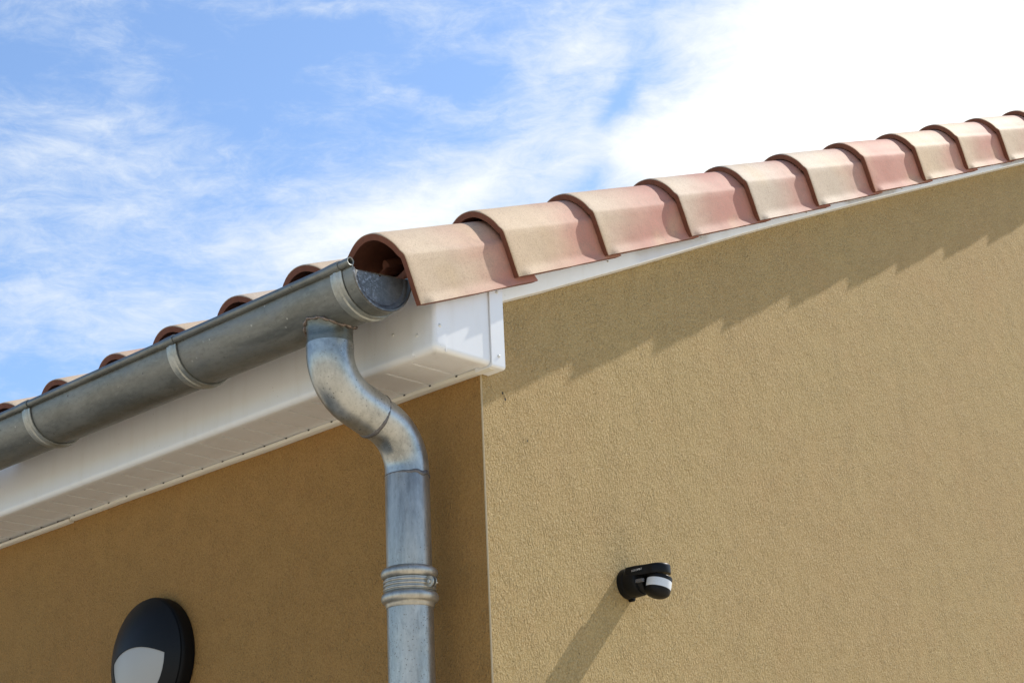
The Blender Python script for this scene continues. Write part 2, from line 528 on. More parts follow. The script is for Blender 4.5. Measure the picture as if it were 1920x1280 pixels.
# soffit boards with grooves running out from the wall
ys_k = [0.068 + 0.1 * (k - 0) for k in range(-1, 80)]
prof = [(-0.053, 0.006)]
for y in ys_k:
    if y < -0.03 or y > YE: continue
    prof += [(y - 0.0035, 0.006), (y - 0.0020, 0.010), (y + 0.0012, 0.010), (y + 0.0022, 0.0048), (y + 0.006, 0.006)]
prof.append((YE, 0.006))
g = G()
v = []
for x in (-0.200, -0.004): v += [(x, y, z) for (y, z) in prof]
n = len(prof)
g.add(v, [(i, i + 1, n + i + 1, n + i) for i in range(n - 1)])
v = []
for x in (-0.200, -0.004): v += [(x, y, 0.016) for y in (-0.053, YE)]
g.add(v, [(0, 1, 3, 2)])
for y in ys_k:                                            # dark groove ends where they meet the wall trim
    if -0.03 < y < YE:
        g.box((-0.0232, y - 0.0030, 0.0022), (-0.0205, y + 0.003, 0.0050), 1)
g.build('soffit', [M_PVC, M_HOLE], house)
# trim between soffit and wall, in two lengths
for (ya, yb, dz) in ((-0.05, 1.895, 0.0), (1.902, YE, -0.004)):
    g = G()
    sec = [(-0.0215, 0.0045 + dz), (-0.0205, -0.0035 + dz), (-0.018, -0.0055 + dz), (-0.0005, -0.0055 + dz), (-0.0005, 0.004 + dz)]
    n = 26
    rings = []
    for i in range(n + 1):
        y = ya + (yb - ya) * i / n
        w = 0.0016 * sin(y * 5.1) + 0.001 * sin(y * 13)
        rings.append([(x, y, z + w * 0.5) for x, z in sec])
    g.loft(rings)
    g.build('soffit_trim', M_TRIM, house, autos=40)

# fascia board with rounded lower edge
FX = -0.2177


def fascia_sec(fx, t=0.002, top=0.232, r=0.016, under=-0.186, z0=0.0, x1=None):
    p = [(fx, top)]
    for i in range(9):
        a = pi + (pi / 2) * i / 8
        p.append((fx + r + r * cos(a), z0 + r + r * sin(a)))
    p.append((under, z0))
    p.append((under + 0.001, z0 + 0.006))
    return p


g = G()
sec = fascia_sec(FX)
n = 60
rings = []
for i in range(n + 1):
    y = -0.052 + (YE + 0.052) * i / n
    w = 0.0012 * sin(y * 2.7) + 0.0008 * sin(y * 6.1 + 1)
    rings.append([(x + w * (0.5 if z > 0.1 else 1), y, z + w * 0.5) for x, z in sec])
g.loft(rings, closed=False)
g.box((FX + 0.003, -0.05, 0.20), (FX + 0.02, YE, 0.2345))
g.build('fascia', M_PVC, house, autos=50)

# end plate of the eave box, with rounded bottom edge turning under
EY = -0.0595
g = G()
secy = [(EY, 1.0)]
for i in range(9):
    a = pi + (pi / 2) * i / 8
    secy.append((EY + 0.014 + 0.014 * cos(a), 0.014 + 0.014 * sin(a)))
secy += [(EY + 0.034, 0.0), (EY + 0.035, 0.006)]
xs = [FX + 0.006, -0.19, -0.15, -0.10, -0.05, -0.0245]
rings = []
for x in xs:
    rings.append([(x, y, (0.19 + SL * (x + 0.2)) if z == 1.0 else z) for y, z in secy])
g.loft(rings, closed=False)
g.build('box_end_panel', M_PVC, house, autos=50)
# corner trim wrapping fascia and end panel (about 2 mm proud)
g = G()
fo = FX - 0.0038; eo = EY - 0.0036; r = 0.012
path = [(fo, 0.020)]
for i in range(7):
    a = pi + (pi / 2) * i / 6
    path.append((fo + r + r * cos(a), eo + r + r * sin(a)))
path.append((-0.182, eo))
cx0, cy0 = FX + 0.03, EY + 0.03
rings = []
top = 0.185
hs = [top, 0.02]
for z in hs: rings.append([(x, y, z) for x, y in path])
for i in range(1, 8):                                     # bottom rolls under towards the box centre
    a = (pi / 2) * i / 7
    k = 0.016 * (1 - cos(a)); z = 0.015 - 0.0168 * sin(a)
    ring = []
    for x, y in path:
        dx = 1 if x < -0.205 else 0; dy = 1 if y < -0.043 else 0
        sx = min(1, max(0, (-0.200 - x) / 0.019)); sy = min(1, max(0, (-0.040 - y) / 0.016))
        ring.append((x + k * sx, y + k * sy, z))
    rings.append(ring)
rings.append([(x + 0.028 * min(1, max(0, (-0.200 - x) / 0.019)) + 0.0, y + 0.028 * min(1, max(0, (-0.040 - y) / 0.016)), -0.0018) for x, y in path])
g.loft(rings, closed=False)
# return edges (thickness)
g.box((-0.1832, eo + 0.0002, 0.0), (-0.182, EY - 0.0003, top))
g.box((fo + 0.0002, 0.0188, 0.0), (FX - 0.0003, 0.020, top))
g.build('corner_trim', M_PVC, house, autos=55)
# vertical cover strip where the box meets the gable wall
g = G()
so = EY - 0.005
sec = [(0.0, 0.216 + 0.0)]
path = [(so, 9.0)]
for i in range(7):
    a = pi + (pi / 2) * i / 6
    path.append((so + 0.008 + 0.008 * cos(a), -0.004 + 0.008 + 0.008 * sin(a)))
path.append((-0.002, -0.004))
rings = []
for x in (-0.0235, 0.0245):
    rings.append([(x, y, (0.245 + SL * x) if z == 9.0 else z) for y, z in path])
g.loft(rings, closed=False)
# side cheeks
for x, s in ((0.0245, 1), (-0.0235, -1)):
    ring = rings[1] if s == 1 else rings[0]
    ring = [(x, p[1], p[2]) for p in ring] + [(x, -0.002, 0.245 + SL * x)]
    g.add(ring, [tuple(range(len(ring)))])
g.build('cover_strip', M_PVC, house, autos=50)


def rivet(p, axis, r=0.0046):
    g = G()
    prof = [(r, 0.0), (r * 0.95, 0.0008), (r * 0.7, 0.0026), (r * 0.3, 0.0032), (0.0002, 0.0033)]
    if axis == 'y': g.lathe([(a, -b) for a, b in prof], p, 'y', 14)
    else: g.lathe([(a, -b) for a, b in prof], p, 'x', 14)
    g.build('rivet', M_RIV, house, smooth=True)


rivet((-0.203, eo, 0.064), 'y')
rivet((0.004, so, 0.203), 'y')
rivet((0.002, so, 0.028), 'y')
rivet((FX, 0.093, 0.079), 'x')
rivet((fo, 0.0, 0.051), 'x')

# barge board under the verge tiles, slightly wavy lower edge
BT = [(0.025, 0.186), (0.181, 0.257), (0.30, 0.309), (0.451, 0.377), (0.645, 0.462), (0.78, 0.523), (0.908, 0.585), (1.10, 0.676),
      (1.30, 0.765), (1.51, 0.856), (1.85, 1.008), (2.234, 1.172), (2.75, 1.395), (3.23, 1.601), (7.5, 3.44)]
g = G()
xs = [0.025 + 0.045 * i for i in range(86)]
rings = []
for x in xs:
    zb = sum(lerp_tab(BT, x + 0.05 * k) for k in range(-6, 7)) / 13 if x > 0.32 else lerp_tab(BT, x) + 0.0012 * sin(x * 21)
    zt = 0.275 + SL * x
    yb = -0.030 + 0.003 * sin(x * 5.3 + 0.5)
    rings.append([(x, -0.024, zt), (x, -0.030, zt), (x, yb, zb + 0.004), (x, yb + 0.002, zb), (x, -0.002, zb - 0.004), (x, -0.002, zb + 0.001), (x, yb + 0.006, zb + 0.006)])
g.loft(rings)
g.build('barge_board', M_PVC, house, autos=30)
for x in (0.055, 0.50, 0.95, 1.55, 2.2):
    rivet((x, -0.0305, 0.245 + SL * x - 0.03), 'y', 0.003)

# roof deck under the tiles
g = G()
n_ = Vector((-sin(RD(23.5)), 0, cos(RD(23.5))))
a = Vector((-0.195, -0.028, 0.262)); u = Vector((cos(RD(23.5)), 0, sin(RD(23.5))))
q = [a, a + u * 4.45, a + u * 4.45 + Vector((0, YE, 0)), a + Vector((0, YE, 0))]
g.add([p - n_ * 0.02 for p in q] + [p - n_ * 0.036 for p in q], [(0, 1, 2, 3), (7, 6, 5, 4), (0, 4, 5, 1), (1, 5, 6, 2), (2, 6, 7, 3), (3, 7, 4, 0)])
g.build('roof_deck', M_WOOD, house)

# ------------------------------------------------------------------ roof tiles
TH = RD(23.5)
TL = 0.476
TT = 0.018


def smooth_poly(pts, k=4):
    out = []
    for i in range(len(pts) - 1):
        p0 = pts[max(i - 1, 0)]; p1 = pts[i]; p2 = pts[i + 1]; p3 = pts[min(i + 2, len(pts) - 1)]
        for j in range(k):
            t = j / k
            out.append(tuple(0.5 * ((2 * p1[c]) + (-p0[c] + p2[c]) * t + (2 * p0[c] - 5 * p1[c] + 4 * p2[c] - p3[c]) * t * t
                                    + (-p0[c] + 3 * p1[c] - 3 * p2[c] + p3[c]) * t ** 3) for c in (0, 1)))
    out.append(pts[-1])
    return out


def offset_in(pts, th):
    res = []
    for i, p in enumerate(pts):
        a = Vector(pts[max(i - 1, 0)]); b = Vector(pts[min(i + 1, len(pts) - 1)])
        t = (b - a).normalized(); n = Vector((t.y, -t.x))
        res.append((p[0] + n.x * th, p[1] + n.y * th))
    return res


def tile_mesh(outer, yc, flange, name, taper=0.165, th=TT, sharp_i=None):
    """outer profile runs from the gable side up over the crown; inside lies to its right"""
    inner = offset_in(outer, th)
    us = [0.0, 0.0025, 0.006, 0.02, 0.032, 0.05] + [0.05 + (TL - 0.05) * i / 14 for i in range(1, 15)]
    n = len(outer)
    G_ = G()

    def dropk(w):
        if not flange: return 1.0
        t = min(1, max(0, w / 0.125)); return 0.30 + 0.70 * t * t * (3 - 2 * t)

    def P(y, w, u, isout):
        if flange and w < 0.026:
            ramp = min(1.0, max(0.0, (u - 0.012) / 0.020))
            fl = 0.0085 * (1 - max(w, -0.004) / 0.026) ** 1.7 if isout else 0.0
            y = y - fl * ramp
            if w < 0.0: w = w - 0.0020 * ramp
        k = 1 - taper * (u / 0.40)
        y2 = yc + (y - yc) * k
        wob = 0.0007 * sin(u * 23 + y * 31) + 0.0005 * sin(u * 51 + w * 60)
        return (u + (0.0012 * sin(y * 60) if u < 0.001 else 0), y2 + wob, w - 0.020 * (u / 0.40) * dropk(w) + wob * 0.6)

    ro = [[P(y, w, u, True) for (y, w) in outer] for u in us]
    # round the front outer arris
    ro[0] = [P(outer[i][0] + (inner[i][0] - outer[i][0]) * 0.14, outer[i][1] + (inner[i][1] - outer[i][1]) * 0.14, 0, True) for i in range(n)]
    ro[1] = [P(outer[i][0] + (inner[i][0] - outer[i][0]) * 0.035, outer[i][1] + (inner[i][1] - outer[i][1]) * 0.035, 0.0016, True) for i in range(n)]
    ri = [[P(y, w, u, False) for (y, w) in inner] for u in us]
    G_.loft(ro, closed=False, caps=False, mi=0)
    G_.loft(ri, closed=False, caps=False, mi=1)
    G_.loft([ro[0], ri[0]], closed=False, caps=False, mi=1)
    G_.loft([ro[-1], ri[-1]], closed=False, caps=False, mi=1)
    for idx in (0, n - 1):
        G_.loft([[r[idx] for r in ro], [r[idx] for r in ri]], closed=False, caps=False, mi=1)
    return G_


outer_v = [(0.0, -0.003), (0.0, 0.002), (0.0, 0.008), (0.0, 0.015), (0.0, 0.023), (0.0, 0.032), (0.0, 0.06), (0.0, 0.105), (0.0003, 0.121), (0.0022, 0.1285), (0.0062, 0.1345)] + \
    smooth_poly([(0.0105, 0.1395), (0.0225, 0.1605), (0.040, 0.181), (0.059, 0.1965), (0.083, 0.2075), (0.1145, 0.2115), (0.1405, 0.2078), (0.164, 0.198),
                 (0.187, 0.183), (0.206, 0.1675), (0.225, 0.143), (0.236, 0.115), (0.243, 0.085)], 3)
VT = tile_mesh(outer_v, 0.115, True, 'v')
vt = VT.build('verge_tile', [M_SLIP, M_CLAY], None, autos=34)
# inner nib of the tile, seen through the open end
g = G()
rings = []
for u, s in ((0.075, 0.6), (0.08, 1.0), (0.12, 1.0), (0.20, 0.8), (0.205, 0.6)):
    rings.append([(u, 0.150 + s * 0.012 * cos(t) + (0.02 if sin(t) < -0.3 else 0), 0.125 + s * 0.020 * sin(t)) for t in [2 * pi * i / 12 for i in range(12)]])
g.loft(rings)
nib = g.build('tile_nib', M_CLAY, None, autos=40)
nib.parent = vt

g = G()  # pan-shaped plate added inside the tile to block light from below
pan = [(0.026, 0.100), (0.034, 0.110), (0.050, 0.104), (0.09, 0.092), (0.13, 0.092), (0.17, 0.104), (0.188, 0.120), (0.196, 0.122)]
rings = []
for u in (0.045, 0.25, 0.46):
    k = 1 - 0.165 * (u / 0.40)
    up_ = [(u, 0.115 + (y - 0.115) * k, w - 0.030 * (u / 0.40)) for y, w in pan]
    dn_ = [(u, 0.115 + (y - 0.115) * k, w - 0.014 - 0.030 * (u / 0.40)) for y, w in pan][::-1]
    rings.append(up_ + dn_)
g.loft(rings)
pn = g.build('pan_baffle', M_CLAY, None, autos=30); pn.parent = vt
TX = [-0.291, 0.063, 0.432, 0.826, 1.188, 1.539, 1.911, 2.279, 2.621, 2.979, 3.345, 3.71, 4.07]
TZ = [0.093, 0.257, 0.417, 0.584, 0.739, 0.893, 1.055, 1.212, 1.364, 1.513, 1.672, 1.83, 1.99]
PK = [-0.10, -0.08, 0.25, 0.30, 0.0, -0.15, 0.85, -0.15, 0.15, -0.15, 0.1, 0, 0]
VL = ['verge tile at the open corner end above the gutter end cap',
      'second verge tile up from the gutter, yellowish cream crown and pink upper end',
      'third verge tile up from the gutter, beige front and dusty pink side',
      'fourth verge tile up from the gutter, evenly pale pink',
      'fifth verge tile up from the gutter, pale greyish cream',
      'sixth verge tile up from the gutter, sandy beige, just below the reddest tile',
      'reddest rosy verge tile, seventh up from the gutter',
      'cream verge tile just above the reddest one',
      'ninth verge tile up from the gutter, pale pinkish cream',
      'tenth verge tile up, pale beige, last one showing its whole front rim at upper right',
      'verge tile cut off by the right edge of the photo']
for i in range(len(VL)):
    if i == 0: t_ = vt
    else:
        t_ = vt.copy(); COL.objects.link(t_)
    t_.location = (TX[i], -0.092, TZ[i])
    t_.rotation_euler = (RD(random.uniform(-.25, .25)), -TH + RD(random.uniform(-.2, .2)), RD(random.uniform(-.2, .2)))
    t_['pinkness'] = PK[i]
    tag(t_, VL[i], 'roof tile', 'verge tiles stepping up the gable')

# eave tiles
outer_e = [(-0.150, 0.052), (-0.138, 0.056), (-0.126, 0.066), (-0.119, 0.080)] + \
    [(-0.116 * cos(a), 0.0955 + 0.1155 * sin(a)) for a in [pi * i / 24 for i in range(25)]] + \
    [(0.119, 0.080), (0.126, 0.068), (0.142, 0.060), (0.160, 0.059)]
ET = tile_mesh(outer_e, 0.0, False, 'e', taper=0.12)
et = ET.build('eave_tile', [M_SLIP, M_CLAY], None, autos=40)
g = G()  # plate added inside each eave tile to keep ground light out
rings = []
for u in (0.03, 0.25, 0.46):
    k = 1 - 0.12 * (u / 0.40)
    rings.append([(u, y * k, w - 0.018 * (u / 0.40)) for y, w in ((-0.099, 0.118), (-0.06, 0.100), (0.06, 0.100), (0.099, 0.118), (0.099, 0.104), (0.06, 0.086), (-0.06, 0.086), (-0.099, 0.104))])
g.loft(rings)
pe_ = g.build('pan_baffle', M_CLAY, None, autos=30); pe_.parent = et
EYs = [0.280, 0.566, 0.862, 1.148, 1.457, 1.752, 2.045]
PE = [0.12, 0.05, -0.2, 0.7, -0.15, 0.1, 0.1]
EL = ['pinkish round eave tile next to the open corner tile, behind the gutter',
      'second round eave tile left of the corner tile, sandy pink top',
      'cream topped round eave tile just right of the middle gutter strap',
      'salmon pink round eave tile just left of the middle gutter strap',
      'pale cream round eave tile between the two farther gutter straps, left of the salmon one',
      'round eave tile at the left edge of the photo behind the gutter',
      ]
for i in range(len(EL)):
    if i == 0: t_ = et
    else:
        t_ = et.copy(); COL.objects.link(t_)
        c_ = pe_.copy(); c_.parent = t_; COL.objects.link(c_)
    t_.location = (-0.291 + 0.003 * sin(i * 2.3), EYs[i], 0.093 + 0.002 * sin(i * 1.7))
    t_.rotation_euler = (RD(random.uniform(-.6, .6)), -TH, RD(random.uniform(-.8, .8)))
    t_['pinkness'] = PE[i]
    tag(t_, EL[i], 'roof tile', 'round eave tiles along the gutter')

# ------------------------------------------------------------------ gutter
GC = Vector((-0.380, 0, 0.159)); GR = 0.094
gut = empty('gutter', (GC.x, 0, 0))
tag(gut, 'weathered half round zinc gutter running along the eave', 'gutter')
FALL = 0.0065


def gz(y): return GC.z + FALL * max(y, 0)


def gut_prof(r, a0=188, a1=372, n=40):
    return [(r * cos(RD(a0 + (a1 - a0) * i / n)), r * sin(RD(a0 + (a1 - a0) * i / n))) for i in range(n + 1)]


def gut_ring(prof, y, s=1.0): return [(GC.x + x * s, y, gz(y) + z * s) for x, z in prof]


g = G()
ys = [-0.050, -0.046] + [0.1 * i for i in range(0, 81)]
oprof = gut_prof(GR, 178, 370)
iprof = gut_prof(GR - 0.0016, 178, 370)
wob = lambda y: 1 + 0.0016 * sin(y * 4.3) + 0.001 * sin(y * 9.7 + 1)
g.loft([gut_ring(oprof, y, wob(y)) for y in ys], closed=False, caps=False)
g.loft([gut_ring(iprof, y, wob(y)) for y in ys], closed=False, caps=False)
g.loft([gut_ring(oprof, ys[0], wob(ys[0])), gut_ring(iprof, ys[0], wob(ys[0]))], closed=False, caps=False)
g.build('trough', M_GUT, gut, smooth=True)
# rolled front bead: open hollow tube
g = G()
br = 0.0105
bx = GC.x - GR - 0.006


def ring_at(cx, y, cz, r, seg=20, a0=0, a1=360, closed=True):
    k = seg if closed else seg + 1
    return [(cx + r * cos(RD(a0 + (a1 - a0) * j / seg)), y, cz + r * sin(RD(a0 + (a1 - a0) * j / seg))) for j in range(k)]


bz = lambda y: gz(y) + 0.008
g.loft([ring_at(bx + 0.0006 * sin(y * 5), y, bz(y), br) for y in ys], caps=False)
g.loft([ring_at(bx, y, bz(y), br - 0.0022) for y in ys], caps=False)
g.loft([ring_at(bx, ys[0], bz(0), br), ring_at(bx, ys[0], bz(0), br - 0.0022)], caps=False)
g.build('bead', M_GUT, gut, smooth=True)
# end cap: rim, step and disc
g = G()


def half(r, y, drop=0.0, n=36, a0=184, a1=366):
    return [(GC.x + r * cos(RD(a0 + (a1 - a0) * i / n)), y, GC.z + r * sin(RD(a0 + (a1 - a0) * i / n)) - drop) for i in range(n + 1)]


rings = [half(0.0955, -0.030), half(0.0958, -0.051), half(0.0945, -0.0535), half(0.0905, -0.0535), half(0.0895, -0.051), half(0.0885, -0.046),
         half(0.079, -0.0448), half(0.0775, -0.0432), half(0.076, -0.0428), half(0.055, -0.0425), half(0.03, -0.042), half(0.004, -0.0418)]
g.loft(rings, closed=False, caps=False)
c0 = half(0.0885, -0.046)
g.add([c0[0], c0[-1], (GC.x, -0.0418, GC.z)], [(0, 1, 2)])
g.build('end_cap', M_CAP, gut, autos=50)
# collar ring of the overlapping end piece
g = G()
rings = []
for (r, y) in ((0.0945, -0.016), (0.0965, -0.0155), (0.0965, -0.049), (0.0950, -0.050)):
    rings.append([(GC.x + r * cos(RD(184 + 180 * i / 40)), y, GC.z + r * sin(RD(184 + 180 * i / 40))) for i in range(41)])
g.loft(rings, closed=False, caps=False)
g.build('end_sleeve', M_GUT, gut, autos=50)
# outlet stub with solder bead on the saddle line
OX, OY, OR = -0.380, 0.147, 0.0575
g = G()
seg = 64
rings = []


def saddle(a, r, extra=0.0):
    dx = r * cos(a)
    rr = GR + 0.0005 + extra
    return gz(OY) - math.sqrt(max(rr * rr - min(abs(dx), rr * 0.985) ** 2, 1e-6))


for t in [i / 6 for i in range(7)]:
    ring = []
    for j in range(seg):
        a = 2 * pi * j / seg
        zt = saddle(a, OR) + 0.004
        fl = max(0, 1 - t * 5) * 0.006
        r = OR + fl * (0.5 + 0.5 * abs(cos(a)))
        z = zt + (0.012 - zt) * t
        ring.append((OX + r * cos(a), OY + r * sin(a), z))
    rings.append(ring)
g.loft(rings, caps=False)
outlet = g.build('outlet', M_STUB, gut, smooth=True)
g = G()
seg = 150
rings = []
for j in range(seg + 1):
    a = 2 * pi * j / seg
    rr = OR + 0.0045 + 0.0015 * sin(a * 7) + random.uniform(-.0006, .0006)
    c = Vector((OX + rr * cos(a), OY + rr * sin(a), saddle(a, rr) - 0.001 + 0.001 * sin(a * 11)))
    rad = 0.0040 + 0.0012 * sin(a * 17) + random.uniform(-.0006, .0006)
    e = Vector((cos(a), sin(a), 0)); zz = Vector((0, 0, 1))
    rings.append([tuple(c + e * rad * cos(2 * pi * k / 8) * 1.3 + zz * rad * sin(2 * pi * k / 8)) for k in range(8)])
rings[-1] = rings[0]
g.loft(rings, caps=False)
g.build('solder_seam', M_SOLD, gut, smooth=True)
# straps (brackets)
for bi, (y0, lab) in enumerate(((-0.013, None), (0.665, None), (1.395, None), (2.13, None))):
    g = G()
    w = 0.042
    sec = [(0.0, 0.0955), (0.0, 0.0990), (0.004, 0.1005), (0.009, 0.0998), (0.013, 0.1000), (0.0165, 0.1032), (0.025, 0.1035), (0.029, 0.1000), (0.034, 0.0998), (0.038, 0.1003), (w, 0.0988), (w, 0.0955)]
    rings = []
    for i in range(49):
        a = RD(183 + (352 - 183) * i / 48)
        rings.append([(GC.x + r * cos(a), y0 + s, gz(y0) + r * sin(a)) for s, r in sec])
    g.loft(rings)
    g.build('strap', M_BRK, gut, autos=35)
    g = G()                                              # clip rolled over the bead
    rr = br + 0.0022
    L0, L1 = y0 + 0.000, y0 + 0.070
    g.loft([ring_at(bx, L0, bz(y0), br + 0.0005), ring_at(bx, L0, bz(y0), rr), ring_at(bx, L0 + 0.03, bz(y0), rr),
            ring_at(bx + 0.0005, L1, bz(y0), br + 0.0006)], caps=False)
    g.build('strap_clip', M_GUT, gut, autos=50)

# ------------------------------------------------------------------ downpipe
PX, PY = -0.120, 0.158
dp = empty('downpipe', (PX, PY, GZ))
tag(dp, 'galvanised downpipe with double bend from the gutter outlet to the wall', 'downpipe')
A = RD(72); RB = 0.120
path = []                                                 # (point, tangent)
z0 = 0.030
N = 22
z1 = 0.012


def dirv(a): return Vector((sin(a), 0, -cos(a)))


p = Vector((OX, OY, z0)); path.append((p.copy(), 0.0))
p = Vector((OX, OY, z1))
c = Vector((OX + RB, OY, z1))
for i in range(N + 1):
    a = A * i / N
    path.append((c + Vector((-RB * cos(a), 0, -RB * sin(a))), a))
i_e1 = len(path) - 1
endp, _ = path[-1]
# straight length chosen so that the second bend ends over the lower pipe
s_len = ((PX - OX) - 2 * RB * (1 - cos(A))) / sin(A)
path.append((endp + dirv(A) * s_len * 0.70, A)); i_j = len(path) - 1
q = endp + dirv(A) * s_len
c2 = q + Vector((-RB * cos(A), 0, -RB * sin(A)))
for i in range(N + 1):
    a = A * (1 - i / N)
    path.append((c2 + Vector((RB * cos(a), 0, RB * sin(a))), a))
zl = path[-1][0].z


def tube(pts, rfn, seg=56, dy=True):
    rings = []
    for i, (pt, a) in enumerate(pts):
        t = dirv(a); e1 = Vector((cos(a), 0, sin(a))); e2 = Vector((0, 1, 0))
        yy = OY + (PY - OY) * min(1, max(0, (pt.x - OX) / (PX - OX)))
        r = rfn(i)
        rings.append([(pt.x + e1.x * r * cos(2 * pi * k / seg), yy + r * sin(2 * pi * k / seg), pt.z + e1.z * r * cos(2 * pi * k / seg)) for k in range(seg)])
    return rings


g = G()
pa = path[:i_j + 1]
n1 = len(pa)
g.loft(tube(pa, lambda i: 0.0592 + 0.0006 * (i == 0)), caps=False)
g.loft([tube(pa[-1:], lambda i: 0.0592)[0], tube(pa[-1:], lambda i: 0.0560)[0]], caps=False)
g.loft([tube(pa[:1], lambda i: 0.0598)[0], tube(pa[:1], lambda i: 0.0575)[0]], caps=False)
g.build('upper_elbow', M_ELB, dp, autos=50)
g = G()
pb = path[i_j - 1:]
pb = [(path[i_j][0] - dirv(A) * 0.01, A)] + path[i_j + 1:]
pb.append((Vector((PX, PY, zl - 0.012)), 0.0))
g.loft(tube(pb, lambda i: 0.0562), caps=False)
g.build('lower_elbow', M_ELB, dp, smooth=True)
# weld rings
g = G()
for (pt, a, r0, m_) in ((path[i_j][0], A, 0.0588, 0),):
    rings = []
    for k in range(121):
        an = 2 * pi * k / 120
        e1 = Vector((cos(a), 0, sin(a))); e2 = Vector((0, 1, 0)); t = dirv(a)
        r = r0 + random.uniform(-.0004, .0004)
        cc = pt + Vector((0, (PY - OY) * 0.6, 0)) + e1 * r * cos(an) + e2 * r * sin(an)
        rad = 0.0016 * (1.0 + 0.6 * sin(an * 2 + 1)) + random.uniform(0, .0007)
        out_ = (e1 * cos(an) + e2 * sin(an))
        rings.append([tuple(cc + out_ * rad * cos(2 * pi * q_ / 7) + t * 2.4 * rad * sin(2 * pi * q_ / 7)) for q_ in range(7)])
    rings[-1] = rings[0]
    g.loft(rings, caps=False)
g.build('weld_seam', M_WELD, dp, smooth=True)
# long seams pressed along both elbows
# upper straight pipe
zs = -0.262
g = G()
g.lathe([(0.0535, zs + 0.004), (0.0560, zs + 0.002), (0.0568, zs), (0.0568, -0.505)], (PX, PY, 0), 'z', 64, 0, False)
g.build('upper_pipe', M_PIPE, dp, autos=50)
g = G()
rings = []
for k in range(121):                                      # solder smear round the pipe mouth, facing the corner
    an = 2 * pi * k / 120
    lump = max(0, cos(an - RD(-75))) ** 2
    rad = 0.0009 + 0.0028 * lump + random.uniform(0, .0006)
    r = 0.0562
    cc = Vector((PX + r * cos(an), PY + r * sin(an), zs + 0.001 + 0.003 * lump * sin(an * 9)))
    o_ = Vector((cos(an), sin(an), 0))
    rings.append([tuple(cc + o_ * rad * 0.7 * cos(2 * pi * q_ / 7) + Vector((0, 0, 1)) * rad * 1.8 * sin(2 * pi * q_ / 7)) for q_ in range(7)])
rings[-1] = rings[0]
g.loft(rings, caps=False)
g.build('weld_seam', M_WELD, dp, smooth=True)
# lower pipe
g = G()
g.lathe([(0.0560, -0.51), (0.0578, -0.56), (0.0578, GZ + 0.10)], (PX, PY, 0), 'z', 64, 0, False)
g.build('lower_pipe', M_SPOT, dp, autos=50)
# twin bead sleeve
g = G()
prof = [(0.0572, -0.496), (0.0590, -0.498)]
for i in range(13):
    a = RD(80 - 160 * i / 12); prof.append((0.0600 + 0.0115 * cos(a), -0.5120 + 0.0135 * sin(a)))
prof += [(0.0605, -0.526), (0.0605, -0.5585)]
for i in range(13):
    a = RD(80 - 160 * i / 12); prof.append((0.0600 + 0.0115 * cos(a), -0.5725 + 0.0135 * sin(a)))
prof += [(0.0600, -0.590), (0.0598, -0.597), (0.0580, -0.598)]
g.lathe(prof, (PX, PY, 0), 'z', 72, 0, False)
g.build('pipe_sleeve', M_PIPE, dp, autos=60)
# clamp band with ribs, lugs and screw
clamp = g = G()
prof = [(0.0606, -0.5262), (0.0632, -0.5266), (0.0632, -0.5285)]
for zc in (-0.5330, -0.5425, -0.5520):
    for i in range(7):
        a = RD(90 - 180 * i / 6); prof.append((0.0632 + 0.0034 * cos(a), zc + 0.0036 * sin(a)))
prof += [(0.0632, -0.5570), (0.0606, -0.5582)]
g.lathe(prof, (PX, PY, 0), 'z', 72, 0, False)
cl = g.build('pipe_clamp', M_PIPE, dp, autos=60)
# lugs stand out on the camera's right-hand side of the band
va = math.atan2(-0.688, -0.725)                           # towards the lens side of the pipe
la = va + RD(48)
ld = Vector((cos(la), sin(la), 0)); lt = Vector((-sin(la), cos(la), 0))
for k, off in enumerate((-0.0035, 0.006)):
    g = G()
    rings = []
    for tt in (-0.0012, 0.0012):
        ring = []
        base = Vector((PX, PY, -0.5420)) + lt * (off + tt)
        rr0 = 0.058; rc = 0.0740; rl = 0.0140
        ring = [base + ld * rr0 + Vector((0, 0, 0.0140)), base + ld * rr0 + Vector((0, 0, -0.0140))]
        for i in range(17):
            a = RD(-90 + 180 * i / 16)
            ring.append(base + ld * (rc + rl * cos(a)) + Vector((0, 0, rl * sin(a))))
        rings.append([tuple(q_) for q_ in ring])
    g.loft(rings)
    g.build('clamp_lug', M_PIPE, cl, autos=40)
g = G()


def cyl_dir(g, c, d_, r, L, seg=16):
    d_ = d_.normalized(); e1 = d_.orthogonal().normalized(); e2 = d_.cross(e1)
    g.loft([[tuple(c + d_ * s + (e1 * cos(2 * pi * j / seg) + e2 * sin(2 * pi * j / seg)) * rr) for j in range(seg)] for s, rr in L])


sc_ = Vector((PX, PY, -0.5420)) + ld * 0.0745
cyl_dir(g, sc_, -lt, 0, [(-0.022, 0.0024), (0.0045, 0.0024), (0.0046, 0.0058), (0.0080, 0.0058), (0.0090, 0.0045)], 6)
g.build('clamp_screw', M_SCR, cl, autos=30)

# ------------------------------------------------------------------ wall lamp
LY, LZ, LR = 1.400, -0.535, 0.185
lamp = empty('wall_lamp', (0, LY, LZ))
tag(lamp, 'round black bulkhead lamp with white half diffuser on the shaded wall', 'wall lamp')
g = G()
g.lathe([(LR - 0.012, -0.0005), (LR - 0.002, -0.002), (LR, -0.010), (LR, -0.036), (LR - 0.003, -0.043), (LR - 0.008, -0.046)], (0, LY, LZ), 'x', 96, 0, True)
g.build('housing', M_BLK2, lamp, autos=40)


def dome(r): return -0.0455 - 0.052 * (1 - (r / LR) ** 2.2)


RD_ = 0.132


